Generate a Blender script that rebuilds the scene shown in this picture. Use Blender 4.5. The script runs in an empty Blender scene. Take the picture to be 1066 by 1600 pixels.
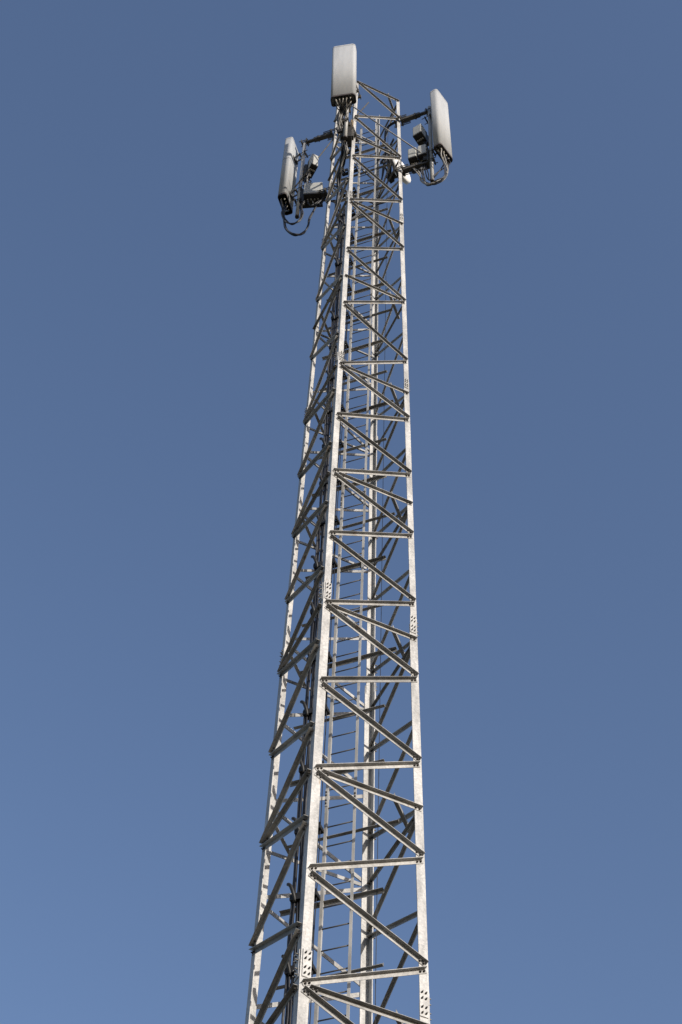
import bpy, math, random
from mathutils import Vector, Matrix
random.seed(7)
R = math.radians
scene = bpy.context.scene
col = scene.collection

# ------------------------------------------------------------------ camera
cam = bpy.data.cameras.new('camera')
cam.sensor_fit = 'VERTICAL'; cam.sensor_height = 36.0
cam.lens = 2755.56 / 1600 * 36.0
cam.clip_start = 0.1; cam.clip_end = 9000
cam_o = bpy.data.objects.new('camera', cam); col.objects.link(cam_o)
yaw, pitch, roll = -0.0119371, 0.9658560, 0.0447535
f = Vector((math.sin(yaw) * math.cos(pitch), math.cos(yaw) * math.cos(pitch), math.sin(pitch)))
r0 = Vector((math.cos(yaw), -math.sin(yaw), 0)); u0 = r0.cross(f)
rr = r0 * math.cos(roll) + u0 * math.sin(roll); uu = u0 * math.cos(roll) - r0 * math.sin(roll)
cam_o.matrix_world = Matrix(((rr.x, uu.x, -f.x, 0.0), (rr.y, uu.y, -f.y, -14.1173), (rr.z, uu.z, -f.z, 1.8247), (0, 0, 0, 1)))
scene.camera = cam_o

# ------------------------------------------------------------------ sky and sun
SUN_EL, SUN_ROT = R(21), R(138)
world = bpy.data.worlds.new('World'); scene.world = world; world.use_nodes = True
wn = world.node_tree
sky = wn.nodes.new('ShaderNodeTexSky'); sky.sky_type = 'NISHITA'; sky.sun_disc = False
sky.sun_elevation = SUN_EL; sky.sun_rotation = SUN_ROT
sky.air_density = 1.15; sky.dust_density = 1.0; sky.ozone_density = 2.2; sky.altitude = 200
wb = wn.nodes.new('ShaderNodeMix'); wb.data_type = 'RGBA'; wb.blend_type = 'MULTIPLY'; wb.inputs[0].default_value = 1.0
wb.inputs[7].default_value = (1.01, 0.965, 1.03, 1)            # the camera's white balance, the same all over the sky
wn.links.new(sky.outputs[0], wb.inputs[6]); wn.links.new(wb.outputs[2], wn.nodes['Background'].inputs[0])
wn.nodes['Background'].inputs[1].default_value = 0.147
sun = bpy.data.lights.new('sun', 'SUN'); sun.energy = 5.0; sun.angle = R(0.5); sun.color = (1.0, 0.94, 0.86)
sun_o = bpy.data.objects.new('sun', sun); col.objects.link(sun_o)
sd = Vector((math.sin(SUN_ROT) * math.cos(SUN_EL), math.cos(SUN_ROT) * math.cos(SUN_EL), math.sin(SUN_EL)))
sun_o.rotation_euler = sd.to_track_quat('Z', 'Y').to_euler(); sun_o.location = sd * 60
scene.view_settings.view_transform = 'Standard'; scene.view_settings.look = 'None'
scene.view_settings.exposure = 0.12; scene.view_settings.gamma = 1.0
scene.view_settings.use_curve_mapping = False

# ------------------------------------------------------------------ materials
def material(name, base, rough=0.5, metal=0.0, var=0.0, scale=4.0, dark=None, bump=0.0, stretch=(1, 1, 1), spots=None, fine=0.0, piece=0.0):
    m = bpy.data.materials.new(name); m.use_nodes = True
    nt = m.node_tree; b = nt.nodes['Principled BSDF']
    b.inputs['Roughness'].default_value = rough; b.inputs['Specular IOR Level'].default_value = 0.3; b.inputs['Metallic'].default_value = metal
    b.inputs['Base Color'].default_value = (*base, 1)
    if var > 0 or bump > 0:
        geo = nt.nodes.new('ShaderNodeNewGeometry'); mp = nt.nodes.new('ShaderNodeMapping')
        mp.inputs['Scale'].default_value = stretch
        nt.links.new(geo.outputs['Position'], mp.inputs['Vector'])
        n = nt.nodes.new('ShaderNodeTexNoise'); n.inputs['Scale'].default_value = scale; n.inputs['Detail'].default_value = 6
        n.inputs['Roughness'].default_value = 0.62
        nt.links.new(mp.outputs[0], n.inputs['Vector'])
        rmp = nt.nodes.new('ShaderNodeValToRGB')
        d = dark or tuple(c * (1 - var) for c in base); l = tuple(min(1, c * (1 + var * 0.5)) for c in base)
        rmp.color_ramp.elements[0].position = 0.34; rmp.color_ramp.elements[0].color = (*d, 1)
        rmp.color_ramp.elements[1].position = 0.62; rmp.color_ramp.elements[1].color = (*l, 1)
        nt.links.new(n.outputs['Fac'], rmp.inputs[0])
        out = rmp.outputs[0]
        if fine > 0:
            n3 = nt.nodes.new('ShaderNodeTexVoronoi'); n3.inputs['Scale'].default_value = 45
            nt.links.new(geo.outputs['Position'], n3.inputs['Vector'])
            sep = nt.nodes.new('ShaderNodeSeparateColor'); nt.links.new(n3.outputs['Color'], sep.inputs[0])
            mr = nt.nodes.new('ShaderNodeMapRange'); mr.inputs[3].default_value = 1 - fine; mr.inputs[4].default_value = 1 + fine * 0.4
            nt.links.new(sep.outputs[0], mr.inputs[0])
            mul = nt.nodes.new('ShaderNodeMix'); mul.data_type = 'RGBA'; mul.blend_type = 'MULTIPLY'; mul.inputs[0].default_value = 1
            nt.links.new(out, mul.inputs[6]); nt.links.new(mr.outputs[0], mul.inputs[7]); out = mul.outputs[2]
        if piece > 0:
            oi = nt.nodes.new('ShaderNodeObjectInfo'); mr2 = nt.nodes.new('ShaderNodeMapRange')
            mr2.inputs[3].default_value = 1 - piece; mr2.inputs[4].default_value = 1 + piece * 0.6
            nt.links.new(oi.outputs['Random'], mr2.inputs[0])
            ml2 = nt.nodes.new('ShaderNodeMix'); ml2.data_type = 'RGBA'; ml2.blend_type = 'MULTIPLY'; ml2.inputs[0].default_value = 1
            nt.links.new(out, ml2.inputs[6]); nt.links.new(mr2.outputs[0], ml2.inputs[7]); out = ml2.outputs[2]
        if spots:
            n2 = nt.nodes.new('ShaderNodeTexNoise'); n2.inputs['Scale'].default_value = spots[1]; n2.inputs['Detail'].default_value = 4
            nt.links.new(mp.outputs[0], n2.inputs['Vector'])
            r2 = nt.nodes.new('ShaderNodeValToRGB'); r2.color_ramp.elements[0].position = spots[2]; r2.color_ramp.elements[1].position = spots[2] + 0.08
            nt.links.new(n2.outputs['Fac'], r2.inputs[0])
            mx = nt.nodes.new('ShaderNodeMix'); mx.data_type = 'RGBA'
            mx.inputs[7].default_value = (*spots[0], 1)
            nt.links.new(r2.outputs[0], mx.inputs[0]); nt.links.new(out, mx.inputs[6]); out = mx.outputs[2]
        nt.links.new(out, b.inputs['Base Color'])
        if bump > 0:
            bp = nt.nodes.new('ShaderNodeBump'); bp.inputs['Strength'].default_value = bump; bp.inputs['Distance'].default_value = 0.01
            nt.links.new(n.outputs['Fac'], bp.inputs['Height']); nt.links.new(bp.outputs[0], b.inputs['Normal'])
    return m

M = {
    'leg': material('galvanised_leg', (0.435, 0.42, 0.395), 0.5, 0.0, 0.3, 2.6, bump=0.12, stretch=(3, 3, 0.8), spots=((0.3, 0.22, 0.15), 5.0, 0.69), fine=0.2, piece=0.08),
    'bar': material('galvanised_bar', (0.325, 0.312, 0.292), 0.5, 0.0, 0.34, 3.2, bump=0.08, spots=((0.2, 0.145, 0.1), 6.0, 0.67), fine=0.2, piece=0.25),
    'steel': material('galvanised_fitting', (0.24, 0.23, 0.215), 0.5, 0.1, 0.3, 9.0),
    'ladder': material('galvanised_ladder', (0.35, 0.338, 0.315), 0.5, 0.0, 0.3, 5.0, stretch=(1, 1, 0.5), piece=0.1),
    'rung': material('rung_steel', (0.11, 0.105, 0.1), 0.6, 0.1, 0.3, 8.0),
    'bolt': material('bolt_steel', (0.06, 0.052, 0.046), 0.55, 0.2, 0.3, 20.0),
    'arm': material('arm_steel', (0.085, 0.078, 0.068), 0.6, 0.1, 0.35, 7.0),
    'pole': material('pole_steel', (0.36, 0.35, 0.33), 0.45, 0.1, 0.25, 6.0, stretch=(1, 1, 0.4)),
    'radome': material('radome_grey', (0.36, 0.36, 0.355), 0.85, 0.0, 0.09, 9.0, stretch=(1, 1, 0.1), piece=0.05),
    'cap': material('cap_plastic', (0.06, 0.046, 0.038), 0.6, 0.0, 0.3, 14.0),
    'conn': material('connector_metal', (0.42, 0.39, 0.34), 0.35, 0.4, 0.15, 30.0),
    'cable': material('cable_black', (0.014, 0.014, 0.017), 0.45, 0.0, 0.3, 10.0),
    'jumper': material('cable_grey', (0.26, 0.245, 0.22), 0.5, 0.0, 0.3, 12.0),
    'mixcable': material('cable_faded', (0.06, 0.058, 0.058), 0.45, 0.0, 0.4, 10.0),
    'unit': material('unit_shell', (0.37, 0.365, 0.335), 0.5, 0.0, 0.12, 8.0),
    'unitdark': material('unit_heatsink', (0.035, 0.032, 0.028), 0.55, 0.1, 0.3, 15.0),
    'dish': material('dish_white', (0.74, 0.72, 0.68), 0.45, 0.0, 0.06, 4.0),
    'clip': material('clip_plastic', (0.02, 0.019, 0.018), 0.5, 0.0, 0.3, 14.0),
    'splicebolt': material('weathered_bolt', (0.13, 0.12, 0.105), 0.55, 0.1, 0.5, 16.0),
    'tan': material('tan_bracket', (0.1, 0.068, 0.03), 0.6, 0.0, 0.4, 9.0),
    'concrete': material('concrete', (0.36, 0.34, 0.31), 0.85, 0.0, 0.3, 3.0, bump=0.3),
    'ground': material('dry_earth', (0.105, 0.088, 0.066), 0.95, 0.0, 0.4, 0.6, bump=0.4, spots=((0.05, 0.058, 0.03), 0.25, 0.5)),
}
for k_ in ('radome', 'dish'): M[k_].node_tree.nodes['Principled BSDF'].inputs['Specular IOR Level'].default_value = 0.08

# ------------------------------------------------------------------ mesh helpers
class MB:
    def __init__(s): s.v = []; s.f = []; s.mi = []; s.sm = []
    def add(s, vs, fs, mi=0, smooth=False):
        o = len(s.v); s.v += [tuple(v) for v in vs]
        for q in fs: s.f.append(tuple(o + i for i in q)); s.mi.append(mi); s.sm.append(smooth)
    def prism(s, prof, p0, ax, ay, length_vec, mi=0, smooth=False, scale1=1.0):
        """prof: 2-D points, extruded along length_vec from p0 in the frame ax, ay"""
        p0 = Vector(p0); n = len(prof)
        a = [p0 + ax * x + ay * y for x, y in prof]; b = [p0 + length_vec + ax * x * scale1 + ay * y * scale1 for x, y in prof]
        fs = [(i, (i + 1) % n, n + (i + 1) % n, n + i) for i in range(n)]
        if ax.cross(ay).dot(length_vec) < 0: fs = [q[::-1] for q in fs]; flip = True
        else: flip = False
        s.add(a + b, fs, mi, smooth)
        o = len(s.v) - 2 * n
        c0 = tuple(o + i for i in (range(n) if flip else reversed(range(n)))); c1 = tuple(o + n + i for i in (reversed(range(n)) if flip else range(n)))
        s.f += [c0, c1]; s.mi += [mi, mi]; s.sm += [False, False]
    def box(s, c, ax, ay, az, sx, sy, sz, mi=0):
        c = Vector(c)
        s.prism([(-sx / 2, -sy / 2), (sx / 2, -sy / 2), (sx / 2, sy / 2), (-sx / 2, sy / 2)], c - az * sz / 2, ax, ay, az * sz, mi)
    def cyl(s, p0, p1, r, n=8, mi=0, r1=None):
        p0 = Vector(p0); p1 = Vector(p1); d = (p1 - p0).normalized()
        ax = d.orthogonal().normalized(); ay = d.cross(ax)
        s.prism([(r * math.cos(2 * math.pi * i / n), r * math.sin(2 * math.pi * i / n)) for i in range(n)], p0, ax, ay, p1 - p0, mi, n > 6, 1.0 if r1 is None else r1 / r)
    def tube(s, pts, r, n=6, mi=0):
        pts = [Vector(p) for p in pts]; rings = []; ax = None
        for i, p in enumerate(pts):
            d = (pts[min(i + 1, len(pts) - 1)] - pts[max(i - 1, 0)]).normalized()
            ax = d.orthogonal().normalized() if ax is None else (ax - d * ax.dot(d)).normalized()
            ay = d.cross(ax)
            rings += [p + ax * r * math.cos(2 * math.pi * k / n) + ay * r * math.sin(2 * math.pi * k / n) for k in range(n)]
        fs = [(i * n + k, i * n + (k + 1) % n, (i + 1) * n + (k + 1) % n, (i + 1) * n + k) for i in range(len(pts) - 1) for k in range(n)]
        m = (len(pts) - 1) * n
        s.add(rings, fs, mi, True)
        o = len(s.v) - len(rings)
        s.f += [tuple(o + k for k in reversed(range(n))), tuple(o + m + k for k in range(n))]; s.mi += [mi, mi]; s.sm += [False, False]
    def mesh(s, name, mats):
        me = bpy.data.meshes.new(name); me.from_pydata(s.v, [], s.f)
        for m in mats: me.materials.append(M[m])
        me.polygons.foreach_set('material_index', s.mi); me.polygons.foreach_set('use_smooth', s.sm)
        me.update(); return me
    def build(s, name, mats, parent=None, matrix=None):
        return link(name, s.mesh(name, mats if isinstance(mats, (list, tuple)) else [mats]), parent, matrix)

def link(name, me, parent=None, matrix=None):
    o = bpy.data.objects.new(name, me); col.objects.link(o)
    if matrix is not None: o.matrix_basis = matrix
    if parent is not None: o.parent = parent
    return o
def bevel(o, w, seg=2):
    b = o.modifiers.new('bevel', 'BEVEL'); b.width = w; b.segments = seg; b.limit_method = 'ANGLE'; return o
def tag(o, label, cat, group=None):
    o['label'] = label; o['category'] = cat
    if group: o['group'] = group
    return o
def thing(name, label, cat, loc, group=None):
    o = bpy.data.objects.new(name, None); col.objects.link(o); o.location = loc; o.empty_display_size = 0.2
    return tag(o, label, cat, group)
def smooth_path(pts, n=6):
    pts = [Vector(p) for p in pts]; P = [pts[0] * 2 - pts[1]] + pts + [pts[-1] * 2 - pts[-2]]; out = []
    for i in range(1, len(P) - 2):
        a, b, c, d = P[i - 1:i + 3]
        for k in range(n):
            t = k / n
            out.append(0.5 * ((2 * b) + (c - a) * t + (2 * a - 5 * b + 4 * c - d) * t * t + (3 * b - a - 3 * c + d) * t ** 3))
    out.append(pts[-1]); return out
Zv = Vector((0, 0, 1))

# ------------------------------------------------------------------ ground
g = MB(); g.add([(-4000, -4000, 0), (4000, -4000, 0), (4000, 4000, 0), (-4000, 4000, 0)], [(0, 1, 2, 3)])
go = g.build('ground', 'ground'); go['kind'] = 'structure'

# ------------------------------------------------------------------ lattice tower
TH = 0.41855564; ZO = 13.0
A0, K = 0.697476, 0.00787284
def half(z): return A0 - K * (z - ZO)                     # half the face width at height z
ROT = Matrix.Rotation(TH, 4, 'Z')
tower = thing('lattice_tower', 'tall square tapering lattice tower of galvanised angle steel with zigzag bracing', 'tower', (0, 0, 0.6))
INV = Matrix.Translation((0, 0, -0.6))                    # parts are written in tower coordinates above the ground
def TM(k): return INV @ Matrix.Rotation(TH + k * math.pi / 2, 4, 'Z')
ex, ey = Vector((1, 0, 0)), Vector((0, 1, 0))

# legs: corner k is corner N turned by k quarter turns (N, R, B, L)
SECT = [(0.62, 7.3, 0.115), (7.3, 13.3, 0.11), (13.3, 19.3, 0.104), (19.3, 25.3, 0.086), (25.3, 31.3, 0.08), (31.3, 37.01, 0.071)]
TOPS = {0: 37.0, 1: 37.0, 2: 38.35, 3: 38.0}
for k in range(4):
    mb = MB()
    for z0, z1, w in SECT:
        if z1 > 36.9: z1 = TOPS[k]
        t = 0.011
        p0 = Vector((-half(z0), -half(z0), z0)); p1 = Vector((-half(z1), -half(z1), z1 - 0.004))
        mb.prism([(0, 0), (w, 0), (w, t), (t, t), (t, w), (0, w)], p0, ex, ey, p1 - p0)
    lg = mb.build('leg', 'leg', tower, TM(k))
    for zs, w in ((7.3, 0.115), (13.3, 0.108), (19.3, 0.094), (25.3, 0.08), (31.3, 0.072)):
        for side in (0, 1):
            pm = MB(); h = half(zs); a, b = (ex, -ey) if side == 0 else (ey, -ex)
            L = 0.34 if zs < 20 else 0.25
            c = Vector((-h, -h, zs)) + a * (w * 0.5 + 0.012) + b * 0.0065
            pm.box(c, a, b, Zv, w * 0.86, 0.009, L)
            for i in range(4):
                for j in (-1, 1):
                    q = c + a * (j * w * 0.2) + Zv * (L * (-0.38, -0.17, 0.15, 0.36)[i]) + b * 0.0045
                    pm.cyl(q, q + b * 0.014, w * 0.098, 6, 1)
                    pm.cyl(q + b * 0.014, q + b * 0.028, w * 0.065, 6, 1)
            pm.build('splice_plate', ['leg', 'splicebolt'], lg)
    bp = MB(); h = half(0.6)
    bp.box((-h + 0.03, -h + 0.03, 0.61), ex, ey, Zv, 0.4, 0.4, 0.025)
    for i in (-1, 1):
        for j in (-1, 1):
            bp.cyl((-h + 0.03 + i * 0.15, -h + 0.03 + j * 0.15, 0.62), (-h + 0.03 + i * 0.15, -h + 0.03 + j * 0.15, 0.72), 0.016, 6, 1)
    bp.build('base_plate', ['leg', 'bolt'], lg)

def face_pt(x, z): return Vector((x, -half(z), z))
def angle_bar(mb, p0, p1, n, w, t=0.0055, off=0.002, bolts=True, flip=False):
    """angle iron: flat flange against the face, second flange standing out along n at the upper edge"""
    d = (p1 - p0); L = d.length; d = d / L
    v = n.cross(d)
    if v.z < 0: v = -v
    if flip: v = -v
    prof = [(0, w / 2), (w, w / 2), (w, w / 2 - t), (t, w / 2 - t), (t, -w / 2), (0, -w / 2)]
    mb.prism(prof, p0 + n * off, n, v, d * L)
    if bolts:
        for e, s in ((p0, 1), (p1, -1)):
            for dist in (0.028, 0.075):
                q = e + d * s * dist + n * (off + t) - v * w * 0.06
                mb.cyl(q, q + n * 0.013, 0.0125, 6, 1); mb.cyl(q + n * 0.013, q + n * 0.026, 0.007, 6, 1)

NODES = [ZO - 12 + 1.5 * i for i in range(17)] + [ZO + 14 + 2 * i for i in range(6)]
NRM = Vector((0, -1, -K)).normalized()
def bw(z): return 0.054 if z < ZO + 6 else 0.047 if z < ZO + 12 else 0.041
zig = []
for a, b in zip(NODES[:-1], NODES[1:]):
    m = (a + b) / 2
    zig.append((a + 0.036, m - 0.036, 0)); zig.append((m + 0.036, b - 0.036, 1))
def face_bars(inside):
    n = -NRM if inside else NRM; off = 0.0135 if inside else 0.002; out = []
    def tails(mb, p0, p1):                                 # bolt ends showing on the far side of the leg flange
        d = (p1 - p0).normalized()
        for e, s_ in ((p0, 1), (p1, -1)):
            for dist in (0.028, 0.075):
                q = e + d * s_ * dist; mb.cyl(q, q - n * 0.026, 0.009, 6, 1)
    for z0, z1, fl in zig:
        mb = MB(); i = 0.032
        h0, h1 = half(z0) - i, half(z1) - i
        p0 = face_pt(-h0 if not fl else h0, z0); p1 = face_pt(h1 if not fl else -h1, z1)
        angle_bar(mb, p0, p1, n, bw(z0) * (0.74 if inside else 1), off=off)
        if inside: tails(mb, p0, p1)
        out.append(('brace', mb.mesh('brace', ['bar', 'bolt'])))
    for z in DIA:
        mb = MB(); node_left = min(abs(z - n_) for n_ in NODES) < 0.1
        h = half(z); l, r_ = (0.105, 0.02) if node_left else (0.02, 0.105)
        if z > ZO + 23.5: l = r_ = 0.02
        zz = z - (0.045 if z > ZO + 23.5 else 0)
        p0, p1 = face_pt(-h + l, zz), face_pt(h - r_, zz)
        angle_bar(mb, p0, p1, n, bw(z) * (0.72 if inside else 0.95), off=off)
        out.append(('horizontal_bar', mb.mesh('horizontal_bar', ['bar', 'bolt'])))
    return out
DIA = [ZO + 3 * i for i in range(-4, 9)]
outer, inner = face_bars(False), face_bars(True)
for k in range(4):
    for nm, me in (inner if k == 1 else outer): link(nm, me, tower, TM(k))
for z in DIA:
    for k in (1, 3):                                      # knee braces across the corners R and L
        mb = MB(); h = half(z)
        angle_bar(mb, Vector((-h + 0.58 * h, -h - 0.03, z + 0.028)), Vector((-h - 0.03, -h + 0.58 * h, z + 0.028)), Vector((0, 0, 1)), 0.042)
        mb.build('knee_brace', ['bar', 'bolt'], tower, TM(k))

fd = MB()
fd.box((0, 0, 0.16), ROT @ ex, ROT @ ey, Zv, 4.2, 4.2, 0.32)
fo = bevel(fd.build('foundation_slab', 'concrete'), 0.03); fo['kind'] = 'structure'
for k in range(4):
    mb = MB(); h = half(0.5)
    mb.box((-h, -h, 0.32 + 0.14), ex, ey, Zv, 0.62, 0.62, 0.276)
    po = bevel(mb.build('foundation_pedestal', 'concrete', None, Matrix.Rotation(TH + k * math.pi / 2, 4, 'Z')), 0.02); po['kind'] = 'structure'

# ------------------------------------------------------------------ ladder on the L-R diagonal
LD = Vector((math.cos(TH - math.pi / 4), math.sin(TH - math.pi / 4), 0))      # u: from L to R
VD = Vector((-LD.y, LD.x, 0))                                                 # v: from N to B
def lean(z): return -0.03 + 0.0042 * (z - 14)                                  # the ladder is not quite parallel to the axis
def UV(u, v, z): return LD * (u + lean(z)) + VD * v + Zv * z
ladder = thing('climbing_ladder', 'grey steel climbing ladder with thin rungs running up inside the tower', 'ladder', (0, 0, 0.4))
IL = Matrix.Translation((0, 0, -0.4))
LADTOP = 36.2
for s in (-1, 1):
    mb = MB(); t = 0.006
    prof = [(0, 0), (0.034 * s, 0), (0.034 * s, t), (t * s, t), (t * s, 0.036), (0, 0.036)]
    mb.prism(prof, UV(s * 0.155, -0.02, 0.4), LD, VD, UV(s * 0.155, -0.02, LADTOP) - UV(s * 0.155, -0.02, 0.4))
    rail = mb.build('rail', 'ladder', ladder, IL)
    for zj in range(4, 36, 6):
        j = MB(); j.box(UV(s * 0.174, -0.0245, zj + 0.55), LD, VD, Zv, 0.03, 0.007, 0.26, 0)
        for q in (-0.09, -0.04, 0.04, 0.09): j.cyl(UV(s * 0.176, -0.028, zj + 0.55 + q), UV(s * 0.176, -0.042, zj + 0.55 + q), 0.011, 6, 1)
        j.build('rail_joint', ['ladder', 'bolt'], rail)
mb = MB(); mb.cyl(LD * -0.165, LD * 0.165, 0.0082, 7); rung_me = mb.mesh('rung', ['rung'])
z = 0.8
while z < LADTOP - 0.1:
    link('rung', rung_me, ladder, IL @ Matrix.Translation(UV(0, 0, z))); z += 0.3
CLU = (-0.43, -0.245)                                                          # the two cable clusters along u
for i in range(-12, 23):
    z = ZO + i; h = half(z)
    if i % 3 == 0: a, b = -0.985 * h - lean(z), 0.985 * h - lean(z)
    else: a, b = -0.66, 0.53 - 0.005 * max(i, 0)
    mb = MB(); angle_bar(mb, UV(a, 0.03, z - 0.035), UV(b, 0.03, z - 0.035), -VD, 0.045, 0.005, 0.0, False, flip=(i % 2 == 1))
    sb = mb.build('support_bar', ['bar', 'bolt'], ladder, IL)
    for ci, u in enumerate(CLU):
        c = MB(); w = (0.15, 0.13)[ci]
        c.box(UV(u, -0.055, z + 0.01), LD, VD, Zv, w, 0.05, 0.05)
        c.box(UV(u, -0.125, z + 0.03), LD, VD, Zv, w * 0.82, 0.018, 0.09)
        for q in (-1, 1): c.box(UV(u + q * w * 0.4, -0.085, z + 0.02), LD, VD, Zv, 0.014, 0.1, 0.06)
        if ci == 0:
            c.tube(smooth_path([UV(u - 0.085, -0.16, z + 0.2), UV(u - 0.05, -0.17, z + 0.16), UV(u - 0.02, -0.15, z + 0.06), UV(u - 0.01, -0.11, z - 0.03)], 4), 0.021, 6)
        c.build('cable_clamp', 'clip', sb)

# feeder cables and safety wire
def feeder(u, v, r, ztop, seed, m):
    rnd = random.Random(seed); pts = []; z = 0.45; k = 0
    while z < ztop:
        at_clamp = abs((z - ZO) - round(z - ZO)) < 0.2
        j = 0.003 if at_clamp else 0.012
        pts.append(UV(u + rnd.uniform(-j, j), v + rnd.uniform(-j, j), z)); z += 0.5 if k % 2 else 0.5; k += 1
    mb = MB(); mb.tube(smooth_path(pts, 2), r, 6)
    return mb.build('feeder_cable', m)
LBL_L = 'thick black cable in the bundle running down behind the nearest tower leg'
LBL_R = 'thin dark cable running down just left of the ladder'
for i, (u, v, r) in enumerate([(-0.51, -0.085, 0.016), (-0.48, -0.095, 0.015), (-0.445, -0.085, 0.017), (-0.41, -0.095, 0.014), (-0.495, -0.06, 0.013), (-0.425, -0.06, 0.014)]):
    tag(feeder(u + 0.025, v, r, 32.2 + 0.2 * (i % 3), i, 'cable' if i % 3 else 'mixcable'), LBL_L, 'cable', 'black cables behind the nearest leg')
for i, (u, v, r) in enumerate([(-0.315, -0.085, 0.009), (-0.285, -0.09, 0.008), (-0.258, -0.085, 0.006), (-0.232, -0.09, 0.008), (-0.207, -0.085, 0.006)]):
    tag(feeder(u, v, r, 31.6 + 0.2 * (i % 3), 20 + i, 'cable'), LBL_R, 'cable', 'thin cables beside the ladder')
mb = MB(); mb.tube([UV(0.47, 0.0, 0.4), UV(0.445, 0.0, 19.2), UV(0.41, 0.0, 36.0)], 0.0042, 5)
tag(mb.build('safety_wire', 'cable'), 'thin vertical steel safety wire hanging right of the ladder', 'wire')

# ------------------------------------------------------------------ panel antennas
def dirs(az): n = Vector((math.cos(R(az)), math.sin(R(az)), 0)); return n, Vector((-n.y, n.x, 0))
def rounded(w, d, rf, rb, seg=5):
    out = []
    for cx, cy, a0, r in ((d / 2 - rf, w / 2 - rf, 0, rf), (-d / 2 + rb, w / 2 - rb, 90, rb), (-d / 2 + rb, -w / 2 + rb, 180, rb), (d / 2 - rf, -w / 2 + rf, 270, rf)):
        for k in range(seg + 1):
            a = R(a0 + 90 * k / seg); out.append((cx + r * math.cos(a), cy + r * math.sin(a)))
    return out
def antenna(label, c, z0, z1, az, w, d, pole, nconn=8, tilt=(0, 0)):
    n, t = dirs(az); c = Vector((c[0], c[1], 0))
    o = thing('panel_antenna', label, 'antenna', (c.x, c.y, z0), 'panel antennas on the mast head')
    I = Matrix.Translation((-c.x, -c.y, -z0))
    o.rotation_euler = (-tilt[1] / (z1 - z0), tilt[0] / (z1 - z0), 0)
    mb = MB(); prof = rounded(w, d, 0.062, 0.045)
    mb.prism(prof, c + Zv * (z0 + 0.03), n, t, Zv * (z1 - z0 - 0.05), 0, True)
    mb.prism([(x * 0.995, y * 0.995) for x, y in prof], c + Zv * (z1 - 0.02), n, t, Zv * 0.02, 0, True, 0.97)
    mb.build('radome', 'radome', o, I)
    mb = MB(); mb.prism([(x * 1.01, y * 1.006) for x, y in prof], c + Zv * (z1 - 0.075), n, t, Zv * 0.012, 0, True)
    mb.build('seam', 'arm', o, I)
    mb = MB()                                                # lower cap: a rim round a recessed dark plate
    rim = [(x * 1.012, y * 1.012) for x, y in prof]; inn = [(x * 0.90, y * 0.93) for x, y in prof]; m = len(rim)
    rings = [[c + n * x + t * y + Zv * zz for x, y in pr] for pr, zz in ((rim, z0 + 0.06), (rim, z0), (inn, z0), (inn, z0 + 0.03))]
    vs = [v for r_ in rings for v in r_]
    fs = [(a * m + i, (a + 1) * m + i, (a + 1) * m + (i + 1) % m, a * m + (i + 1) % m) for a in range(3) for i in range(m)]
    fs.append(tuple(3 * m + i for i in range(m)))
    mb.add(vs, fs); cap = mb.build('end_cap', 'cap', o, I)
    pts = []
    for i in range(nconn):
        row = i % 2; k = i // 2; nn = nconn // 2
        p = c + t * (w * 0.72 * ((k + 0.5) / nn - 0.5)) + n * (d * (0.2 if row == 0 else -0.18)) + Zv * (z0 + 0.03)
        mb = MB(); mb.cyl(p, p - Zv * 0.05, 0.017, 8); mb.cyl(p - Zv * 0.05, p - Zv * 0.085, 0.013, 8)
        mb.build('connector', 'conn', cap); pts.append(p - Zv * 0.08)
    pl = Vector((pole[0], pole[1], 0)); back = c - n * d / 2
    for zz in (z0 + 0.35, z1 - 0.75):                        # brackets from the back of the panel to the pole
        mb = MB(); a = back + Zv * zz; b = pl + Zv * zz; ax = (b - a); L = ax.length; ax.normalize(); ay = Zv.cross(ax)
        mb.box(a + ax * 0.012, ax, ay, Zv, 0.03, 0.2, 0.09)
        for s in (-1, 1):
            mb.box(a + ax * (L / 2 - 0.02) + ay * 0.05 * s, ax, ay, Zv, L - 0.04, 0.012, 0.06)
        mb.box(b - ax * 0.06, ax, ay, Zv, 0.02, 0.16, 0.07); mb.box(b + ax * 0.055, ax, ay, Zv, 0.02, 0.16, 0.07)
        for s in (-1, 1): mb.cyl(b - ax * 0.1 + ay * 0.062 * s, b + ax * 0.13 + ay * 0.062 * s, 0.007, 6)
        mb.build('bracket', 'arm', o, I)
    return o, pts

RP, LP, NP = (1.268, -0.493), (-1.270, 0.484), (-0.395, -0.985)
antR, connR = antenna('tall grey panel antenna right of the tower head, its front turned right', (1.484, -0.636), 33.44, 36.28, -38, 0.452, 0.182, RP, tilt=(-0.025, 0.0))
antN, connN = antenna('broad grey panel antenna facing the viewer, topmost at the tower head', (-0.462, -1.305), 34.31, 37.09, -100.6, 0.485, 0.203, NP, 10, tilt=(-0.045, 0.0))
antL, connL = antenna('tall grey panel antenna left of the tower head, seen edge on', (-1.543, 0.630), 33.69, 36.53, 160.9, 0.455, 0.185, LP, 8)
mb = MB()                                                    # the strap round the left antenna
prof = [(x * 1.015, y * 1.008) for x, y in rounded(0.455, 0.185, 0.062, 0.045)]
n_, t_ = dirs(160.8); mb.prism(prof, Vector((-1.543, 0.63, 35.42)), n_, t_, Zv * 0.014, 0, True)
mb.build('strap', 'arm', antL, Matrix.Translation((1.543, -0.63, -33.69)))

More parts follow.
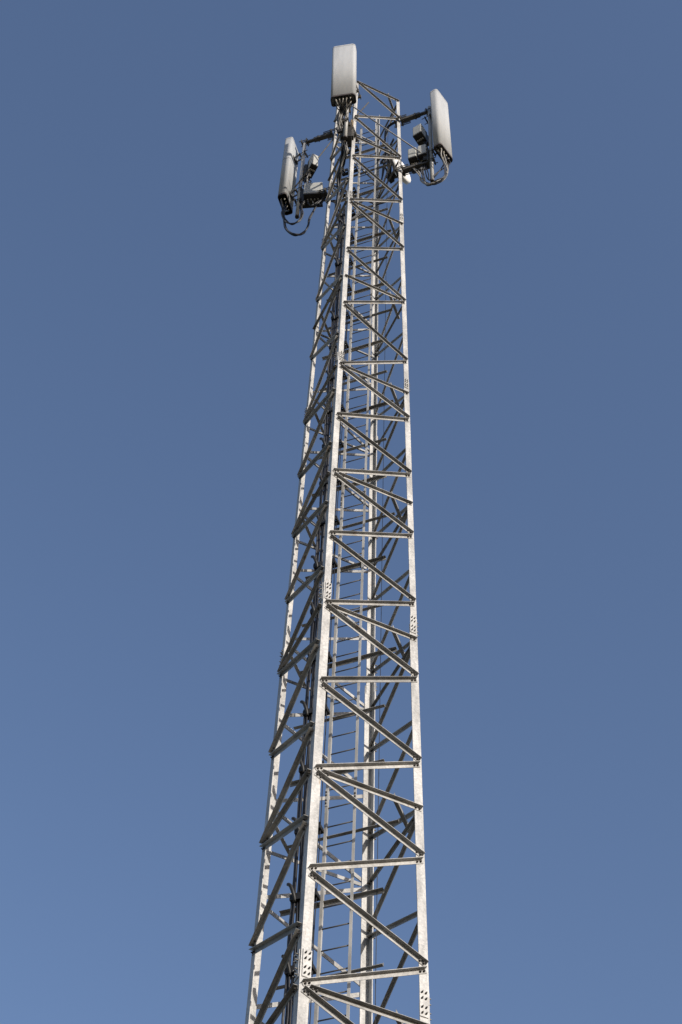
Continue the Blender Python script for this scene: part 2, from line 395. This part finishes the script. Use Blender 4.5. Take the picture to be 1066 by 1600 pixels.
# ------------------------------------------------------------------ antenna mounts
def corner(k, z, out=0.0):
    h = half(z) + out / math.sqrt(2)
    return Matrix.Rotation(TH + k * math.pi / 2, 3, 'Z') @ Vector((-h, -h, z))
def leg_clamp(mb, k, z):
    c = corner(k, z); n = Vector((c.x, c.y, 0)).normalized(); t = Vector((-n.y, n.x, 0))
    mb.box(c + n * 0.03, n, t, Zv, 0.03, 0.2, 0.11); mb.box(c - n * 0.1, n, t, Zv, 0.025, 0.2, 0.11)
    for s in (-1, 1):
        for zz in (-0.035, 0.035):
            mb.cyl(c - n * 0.15 + t * 0.082 * s + Zv * zz, c + n * (0.16 if s < 0 else 0.2) + t * 0.082 * s + Zv * zz, 0.009, 6)
    return c, n
def mount(label, k, pole, zb, zt, arms, r=0.038, rods=()):
    o = thing('antenna_mount', label, 'mount', (pole[0], pole[1], zb), 'antenna mounts on the mast head')
    I = Matrix.Translation((-pole[0], -pole[1], -zb))
    mb = MB(); mb.cyl((*pole, zb), (*pole, zt), r, 14); mb.cyl((*pole, zb - 0.012), (*pole, zb + 0.03), r + 0.003, 14, 1)
    mb.build('pole', ['pole', 'cap'], o, I)
    for z in arms:
        mb = MB(); c, n = leg_clamp(mb, k, z)
        e = Vector((*pole, z)); d = (e - c); L = d.length; d.normalize(); s = Zv.cross(d)
        mb.box(c + d * (0.03 + L * 0.32), d, s, Zv, L * 0.62, 0.085, 0.085)      # outer sleeve
        mb.box(c + d * (L * 0.52), d, s, Zv, 0.03, 0.105, 0.105)
        mb.box(c + d * (L * 0.75), d, s, Zv, L * 0.46, 0.058, 0.058)             # inner tube
        mb.box(e - d * 0.055, d, s, Zv, 0.02, 0.15, 0.11); mb.box(e + d * 0.055, d, s, Zv, 0.02, 0.15, 0.11)
        for q in (-1, 1): mb.cyl(e - d * 0.09 + s * q * 0.058, e + d * 0.11 + s * q * 0.058, 0.008, 6)
        mb.build('arm', 'arm', o, I)
    for p, q in rods:
        mb = MB(); mb.cyl(p, q, 0.0135, 7); d = (Vector(q) - Vector(p)).normalized()
        mb.build('tie_rod', 'arm' if d.z > 0 else 'steel', o, I)
    return o
mount('short steel pole on two arms right of the tower head', 1, RP, 32.50, 36.14, (35.93, 33.42), rods=[((-0.31, -0.87, 35.15), (1.20, -0.49, 33.62))])
mount('short steel pole on two arms left of the tower head', 3, LP, 32.84, 36.50, (36.42, 33.52), rods=[((-1.37, 0.46, 34.15), (-0.66, 0.25, 36.18))])
mountN = mount('steel pole clamped to the nearest leg below the top antenna', 0, NP, 33.24, 36.9, (36.3, 34.0), rods=[((-0.24, -0.70, 34.95), (0.025, -0.686, 35.81))])

# ------------------------------------------------------------------ radio units
def radio_unit(label, c, z0, az, w, d, h, conn=4, shell='unit', group='radio units on the mast head'):
    """light shell in front (towards az), dark finned heat sink behind, dark connector plate below"""
    n, t = dirs(az); c = Vector((c[0], c[1], 0))
    o = thing('radio_unit', label, 'radio unit', (c.x, c.y, z0), group); I = Matrix.Translation((-c.x, -c.y, -z0))
    mb = MB(); fd_ = d * 0.55
    mb.box(c + n * (d / 2 - fd_ / 2) + Zv * (z0 + h / 2 + 0.01), n, t, Zv, fd_, w, h - 0.02)
    bevel(mb.build('shell', shell, o, I), 0.018)
    mb = MB(); bd = d - fd_; m = max(5, int(w / 0.032))
    mb.box(c + n * (-d / 2 + bd * 0.82) + Zv * (z0 + h / 2), n, t, Zv, bd * 0.34, w * 0.96, h * 0.96)
    for i in range(m):
        mb.box(c + n * (-d / 2 + bd * 0.34) + t * (w * 0.94 * ((i + 0.5) / m - 0.5)) + Zv * (z0 + h / 2), n, t, Zv, bd * 0.66, 0.007, h * 0.94)
    mb.build('heat_sink', 'unitdark', o, I)
    mb = MB(); mb.box(c + Zv * (z0 - 0.008), n, t, Zv, d * 0.985, w * 0.975, 0.034)
    bt = mb.build('connector_plate', 'unitdark', o, I)
    for i in range(conn):
        p = c + n * d * 0.12 + t * (w * 0.75 * ((i + 0.5) / conn - 0.5)) + Zv * (z0 - 0.018)
        k = MB(); k.cyl(p, p - Zv * 0.045, 0.016, 8); k.build('connector', 'conn', bt)
    k = MB(); k.box(c - n * d * 0.55 + Zv * (z0 + h * 0.5), n, t, Zv, 0.05, w * 0.4, h * 0.6); k.build('hanger', 'arm', o, I)
    return o
radio_unit('light grey radio unit low on the right mount, nearer the tower leg', (0.955, -0.31), 33.66, -111, 0.17, 0.34, 0.43)
radio_unit('light grey radio unit low on the right mount, nearer the antenna', (1.14, -0.375), 33.68, -111, 0.17, 0.34, 0.43)
radio_unit('small radio unit high behind the right antenna pole', (1.095, -0.36), 34.74, -125, 0.2, 0.34, 0.42)
radio_unit('slim radio unit high beside the left antenna pole', (-1.075, 0.44), 34.92, -64, 0.15, 0.3, 0.50)
radio_unit('wide radio unit low beside the left antenna pole', (-0.985, 0.42), 33.48, -97, 0.36, 0.30, 0.50)
radio_unit('dark radio unit under the topmost antenna, between its pole and the nearest leg', (-0.375, -0.83), 33.45, 175, 0.24, 0.2, 0.72, shell='unitdark')
radio_unit('small dark filter box on the left antenna pole, behind the low radio unit', (-1.185, 0.50), 33.45, -97, 0.13, 0.16, 0.55, 2, 'unitdark')
radio_unit('small dark filter box on the left antenna pole, behind the slim radio unit', (-1.17, 0.52), 34.72, -70, 0.15, 0.16, 0.5, 2, 'unitdark')
radio_unit('small dark filter box between the right antenna pole and the radio units', (1.19, -0.42), 33.50, -111, 0.12, 0.2, 0.5, 2, 'unitdark')
radio_unit('small dark filter box left of the pole under the topmost antenna', (-0.49, -0.90), 33.62, -111, 0.1, 0.14, 0.5, 2, 'unitdark')
nm = MB(); nm.box((-0.285, -0.80, 34.15), *(dirs(-66)), Zv, 0.02, 0.06, 0.85)
tp = nm.build('clamp_plate', 'tan'); tp.parent = mountN; tp.matrix_basis = Matrix.Translation((-NP[0], -NP[1], -33.24))

# ------------------------------------------------------------------ microwave dish behind the right leg
def dish(label, c, az, rad):
    n, t = dirs(az); c = Vector(c); o = thing('microwave_dish', label, 'dish', c); I = Matrix.Translation(-c)
    mb = MB(); seg = 28; rings = []
    for rr_, x in ((0.0, 0.16), (0.35, 0.155), (0.7, 0.13), (0.93, 0.09), (1.0, 0.05), (1.0, -0.05), (0.85, -0.09), (0.5, -0.16), (0.2, -0.19)):
        rings.append([c + n * x * rad * 2 + (t * math.cos(2 * math.pi * i / seg) + Zv * math.sin(2 * math.pi * i / seg)) * max(rr_, 0.002) * rad for i in range(seg)])
    vs = [v for r_ in rings for v in r_]
    fs = [(a * seg + i, (a + 1) * seg + i, (a + 1) * seg + (i + 1) % seg, a * seg + (i + 1) % seg) for a in range(len(rings) - 1) for i in range(seg)]
    fs.append(tuple((len(rings) - 1) * seg + i for i in range(seg)))
    mb.add(vs, fs, 0, True); mb.build('reflector', 'dish', o, I)
    mb = MB(); mb.cyl(c - n * rad * 0.36, c - n * (rad * 0.36 + 0.14), 0.075, 12)
    mb.box(c - n * (rad * 0.36 + 0.15), n, t, Zv, 0.1, 0.17, 0.2)
    mb.build('radio_housing', 'unitdark', o, I)
    mb = MB(); h = half(c.z); face = Matrix.Rotation(TH, 3, 'Z')          # fork back to the far face of the tower
    for yy, dz in ((-0.1, -0.3), (0.15, -0.45), (0.35, -0.25), (0.1, 0.1)):
        mb.tube([c - n * (rad * 0.36 + 0.15), face @ Vector((h + 0.01, yy, c.z + dz))], 0.022, 6)
    mb.box(face @ Vector((h + 0.02, 0.12, c.z - 0.25)), face @ ex, face @ ey, Zv, 0.03, 0.6, 0.06)
    mb.build('bracket', 'arm', o, I)
    return o
dish('small round white microwave dish behind the right tower leg', (0.745, 0.85, 36.0), -37, 0.315)

# ------------------------------------------------------------------ cables at the head
def cable(name, pts, r, m, label, group, jit=0.0, seed=0, n=6):
    rnd = random.Random(seed)
    q = [Vector(p) - Zv * (0.055 if i else 0) + Vector((rnd.uniform(-jit, jit), rnd.uniform(-jit, jit), rnd.uniform(-jit, jit))) * (0.2 if i in (0,) else 1) for i, p in enumerate(pts)]
    mb = MB(); mb.tube(smooth_path(q, n), r, 7)
    return tag(mb.build(name, m), label, 'cable', group)
LI = [(-1.598, 0.594, 33.716), (-1.573, 0.564, 33.241), (-1.488, 0.539, 32.794), (-1.357, 0.519, 32.621), (-1.24, 0.497, 32.725), (-1.179, 0.471, 32.987), (-1.205, 0.437, 33.289), (-1.12, 0.42, 33.53)]
LO = [(-1.558, 0.598, 33.6), (-1.517, 0.573, 32.893), (-1.459, 0.55, 32.481), (-1.314, 0.535, 32.239), (-1.146, 0.522, 32.252), (-1.058, 0.501, 32.465), (-1.024, 0.475, 32.808), (-0.944, 0.453, 33.257), (-0.905, 0.428, 33.529)]
RA = [(1.516, -0.664, 33.5), (1.582, -0.634, 33.187), (1.54, -0.592, 32.805), (1.405, -0.541, 32.5), (1.215, -0.486, 32.406), (1.079, -0.437, 32.738), (1.013, -0.393, 33.126), (0.90, -0.30, 33.68)]
RB = [(1.583, -0.671, 33.45), (1.602, -0.637, 33.003), (1.512, -0.591, 32.63), (1.355, -0.538, 32.416), (1.204, -0.488, 32.46), (1.104, -0.442, 32.816), (1.10, -0.38, 33.7)]
RC = [(1.442, -0.656, 33.488), (1.437, -0.615, 33.1), (1.361, -0.567, 32.819), (1.241, -0.514, 32.635), (1.176, -0.467, 32.884), (1.13, -0.38, 33.68)]
GL, GR, GN = 'jumper cables under the left antenna', 'jumper cables under the right antenna', 'jumper cables under the topmost antenna'
for i in range(3):
    s = Vector(connL[1 + 2 * i]); cable('jumper_cable', [s] + LI[1:], 0.0135, 'cable' if i else 'mixcable', 'dark cable in the upper loop hanging under the left antenna', GL, 0.022, 50 + i)
for i in range(3):
    s = Vector(connL[2 * i + 2]); cable('jumper_cable', [s] + LO[1:], 0.0145, ('cable', 'mixcable', 'cable')[i], 'dark cable in the lowest big loop hanging under the left antenna', GL, 0.02, 60 + i)
for i in range(8):
    base = (RA, RB, RA, RB, RC, RA, RC, RB)[i]
    cable('jumper_cable', [Vector(connR[i]), Vector(connR[i]) + Vector((0.03, 0.01, -0.14))] + base[2:], 0.0115, ('jumper', 'mixcable', 'jumper', 'cable', 'cable', 'jumper', 'cable', 'mixcable')[i],
          ('black' if i in (3, 4, 6) else 'dark grey' if i in (1, 7) else 'pale grey') + ' cable in the loop hanging under the right antenna', GR, 0.036, 70 + i)
NE = [(-0.49, -1.11, 34.3), (-0.53, -1.03, 34.1), (-0.525, -0.95, 33.82), (-0.47, -0.85, 33.5), (-0.37, -0.76, 33.22), (-0.42, -0.57, 33.1), (-0.47, -0.42, 32.95)]
for i in range(10):
    cable('jumper_cable', [Vector(connN[i]), Vector(connN[i]) * 0.55 + Vector((-0.48, -1.12, 34.32)) * 0.45 + Vector((0, 0, -0.02))] + NE, 0.0115, ('jumper', 'jumper', 'jumper', 'mixcable', 'jumper', 'cable', 'jumper', 'jumper', 'cable', 'jumper')[i],
          ('dark' if i in (3, 5, 8) else 'pale grey') + ' thin cable hanging in the tangle under the topmost antenna', GN, 0.036, 90 + i)
TR = [(0.90, -0.31, 33.62), (0.755, -0.245, 33.593), (0.634, -0.188, 32.794), (0.444, -0.127, 32.451), (0.172, -0.067, 32.306), (-0.097, -0.008, 32.045), (-0.27, 0.02, 31.7), tuple(UV(-0.28, -0.085, 31.0))]
TL = [(-0.95, 0.42, 33.5), (-0.703, 0.348, 33.369), (-0.552, 0.315, 33.281), (-0.46, 0.26, 33.0), (-0.46, 0.2, 32.5), tuple(UV(-0.46, -0.08, 31.9))]
TN = [(-0.353, -0.78, 33.75), (-0.415, -0.569, 33.227), (-0.477, -0.417, 32.974), (-0.492, -0.264, 32.791), (-0.48, -0.109, 32.501), (-0.50, 0.03, 32.2), tuple(UV(-0.45, -0.09, 31.8))]
BR = [(0.711, -0.251, 36.0), (0.532, -0.153, 36.1), (0.419, -0.06, 35.979), (0.373, 0.031, 35.595), (0.404, 0.119, 35.156), (0.372, 0.209, 34.728), (0.328, 0.301, 34.22), (0.1, 0.2, 33.4), tuple(UV(-0.22, -0.08, 32.2))]
for i in range(3): cable('trunk_cable', TR, 0.017, 'cable', 'black cable sagging from the right mount into the tower', 'cables from the right mount', 0.02, 110 + i)
for i in range(3): cable('trunk_cable', TL, 0.017, 'cable', 'black cable crossing from the left mount into the tower', 'cables from the left mount', 0.02, 120 + i)
for i in range(5): cable('trunk_cable', TN, 0.02, 'cable', 'black cable slanting down from under the topmost antenna into the tower', 'cables from the topmost antenna', 0.03, 130 + i)
for i in range(2): cable('trunk_cable', BR, 0.016, 'cable', 'black cable curving down inside the tower head from the upper right arm', 'cables from the upper right arm', 0.02, 140 + i)
NB = [(-0.46, -1.2, 34.36), (-0.43, -1.02, 34.42), (-0.45, -0.93, 34.1), (-0.43, -0.86, 33.7), (-0.40, -0.78, 33.35), (-0.42, -0.57, 33.15), (-0.47, -0.42, 32.97)]
for i in range(6): cable('trunk_cable', NB, 0.019, 'cable', 'thick black cable bunched under the topmost antenna', 'thick cables under the topmost antenna', 0.05, 150 + i)
for i in range(3):
    cable('jumper_cable', [(-1.10 + 0.1 * i, 0.41, 33.5), (-1.06 + 0.1 * i, 0.39, 33.3), (-0.98 + 0.07 * i, 0.385, 33.27), (-0.88 + 0.05 * i, 0.38, 33.42), (-0.72, 0.3, 33.5)], 0.013, ('cable', 'mixcable', 'cable')[i], 'short dark cable slung under the low left radio unit', 'cables under the low left radio unit', 0.02, 170 + i)
for i in range(3):
    cable('jumper_cable', [(0.92 + 0.1 * i, -0.33, 33.66), (0.93 + 0.08 * i, -0.33, 33.3), (1.0 + 0.05 * i, -0.38, 33.2), (1.1, -0.42, 33.3), (1.16, -0.36, 33.66)], 0.013, ('cable', 'mixcable', 'cable')[i], 'short dark cable slung under the low right radio units', 'cables under the low right radio units', 0.03, 180 + i)
for i in range(4):
    a = 0.3 * i
    cable('jumper_cable', [(-1.10 + 0.02 * i, 0.42, 34.95), (-1.13, 0.42 + 0.02 * i, 34.75), (-1.17 + 0.03 * i, 0.42, 34.4), (-1.12 - 0.03 * i, 0.40, 34.15), (-1.16, 0.42, 33.9)], 0.012, ('cable', 'jumper', 'mixcable', 'cable')[i],
          ('pale' if i == 1 else 'dark') + ' cable running down between the two left radio units', 'cables between the left radio units', 0.03, 200 + i)
for i in range(4):
    cable('jumper_cable', [(1.12 + 0.03 * i, -0.36, 34.74), (1.17, -0.37, 34.5), (1.20, -0.40 - 0.01 * i, 34.2), (1.22 - 0.02 * i, -0.42, 33.8), (1.18, -0.42, 33.45)], 0.012, ('cable', 'mixcable', 'cable', 'cable')[i],
          'dark cable running down beside the right antenna pole', 'cables beside the right antenna pole', 0.03, 210 + i)
for i in range(7):
    cable('jumper_cable', [Vector(connN[(i * 3) % 10]), (-0.45, -1.12, 34.25), (-0.47, -1.0, 34.0), (-0.45, -0.9, 33.72), (-0.42, -0.82, 33.5), (-0.36, -0.78, 33.3)], 0.0095, 'mixcable' if i % 2 else 'jumper',
          ('charcoal' if i % 2 else 'whitish') + ' loose cable bunched behind the pole under the topmost antenna', 'loose cables under the topmost antenna', 0.075, 230 + i)
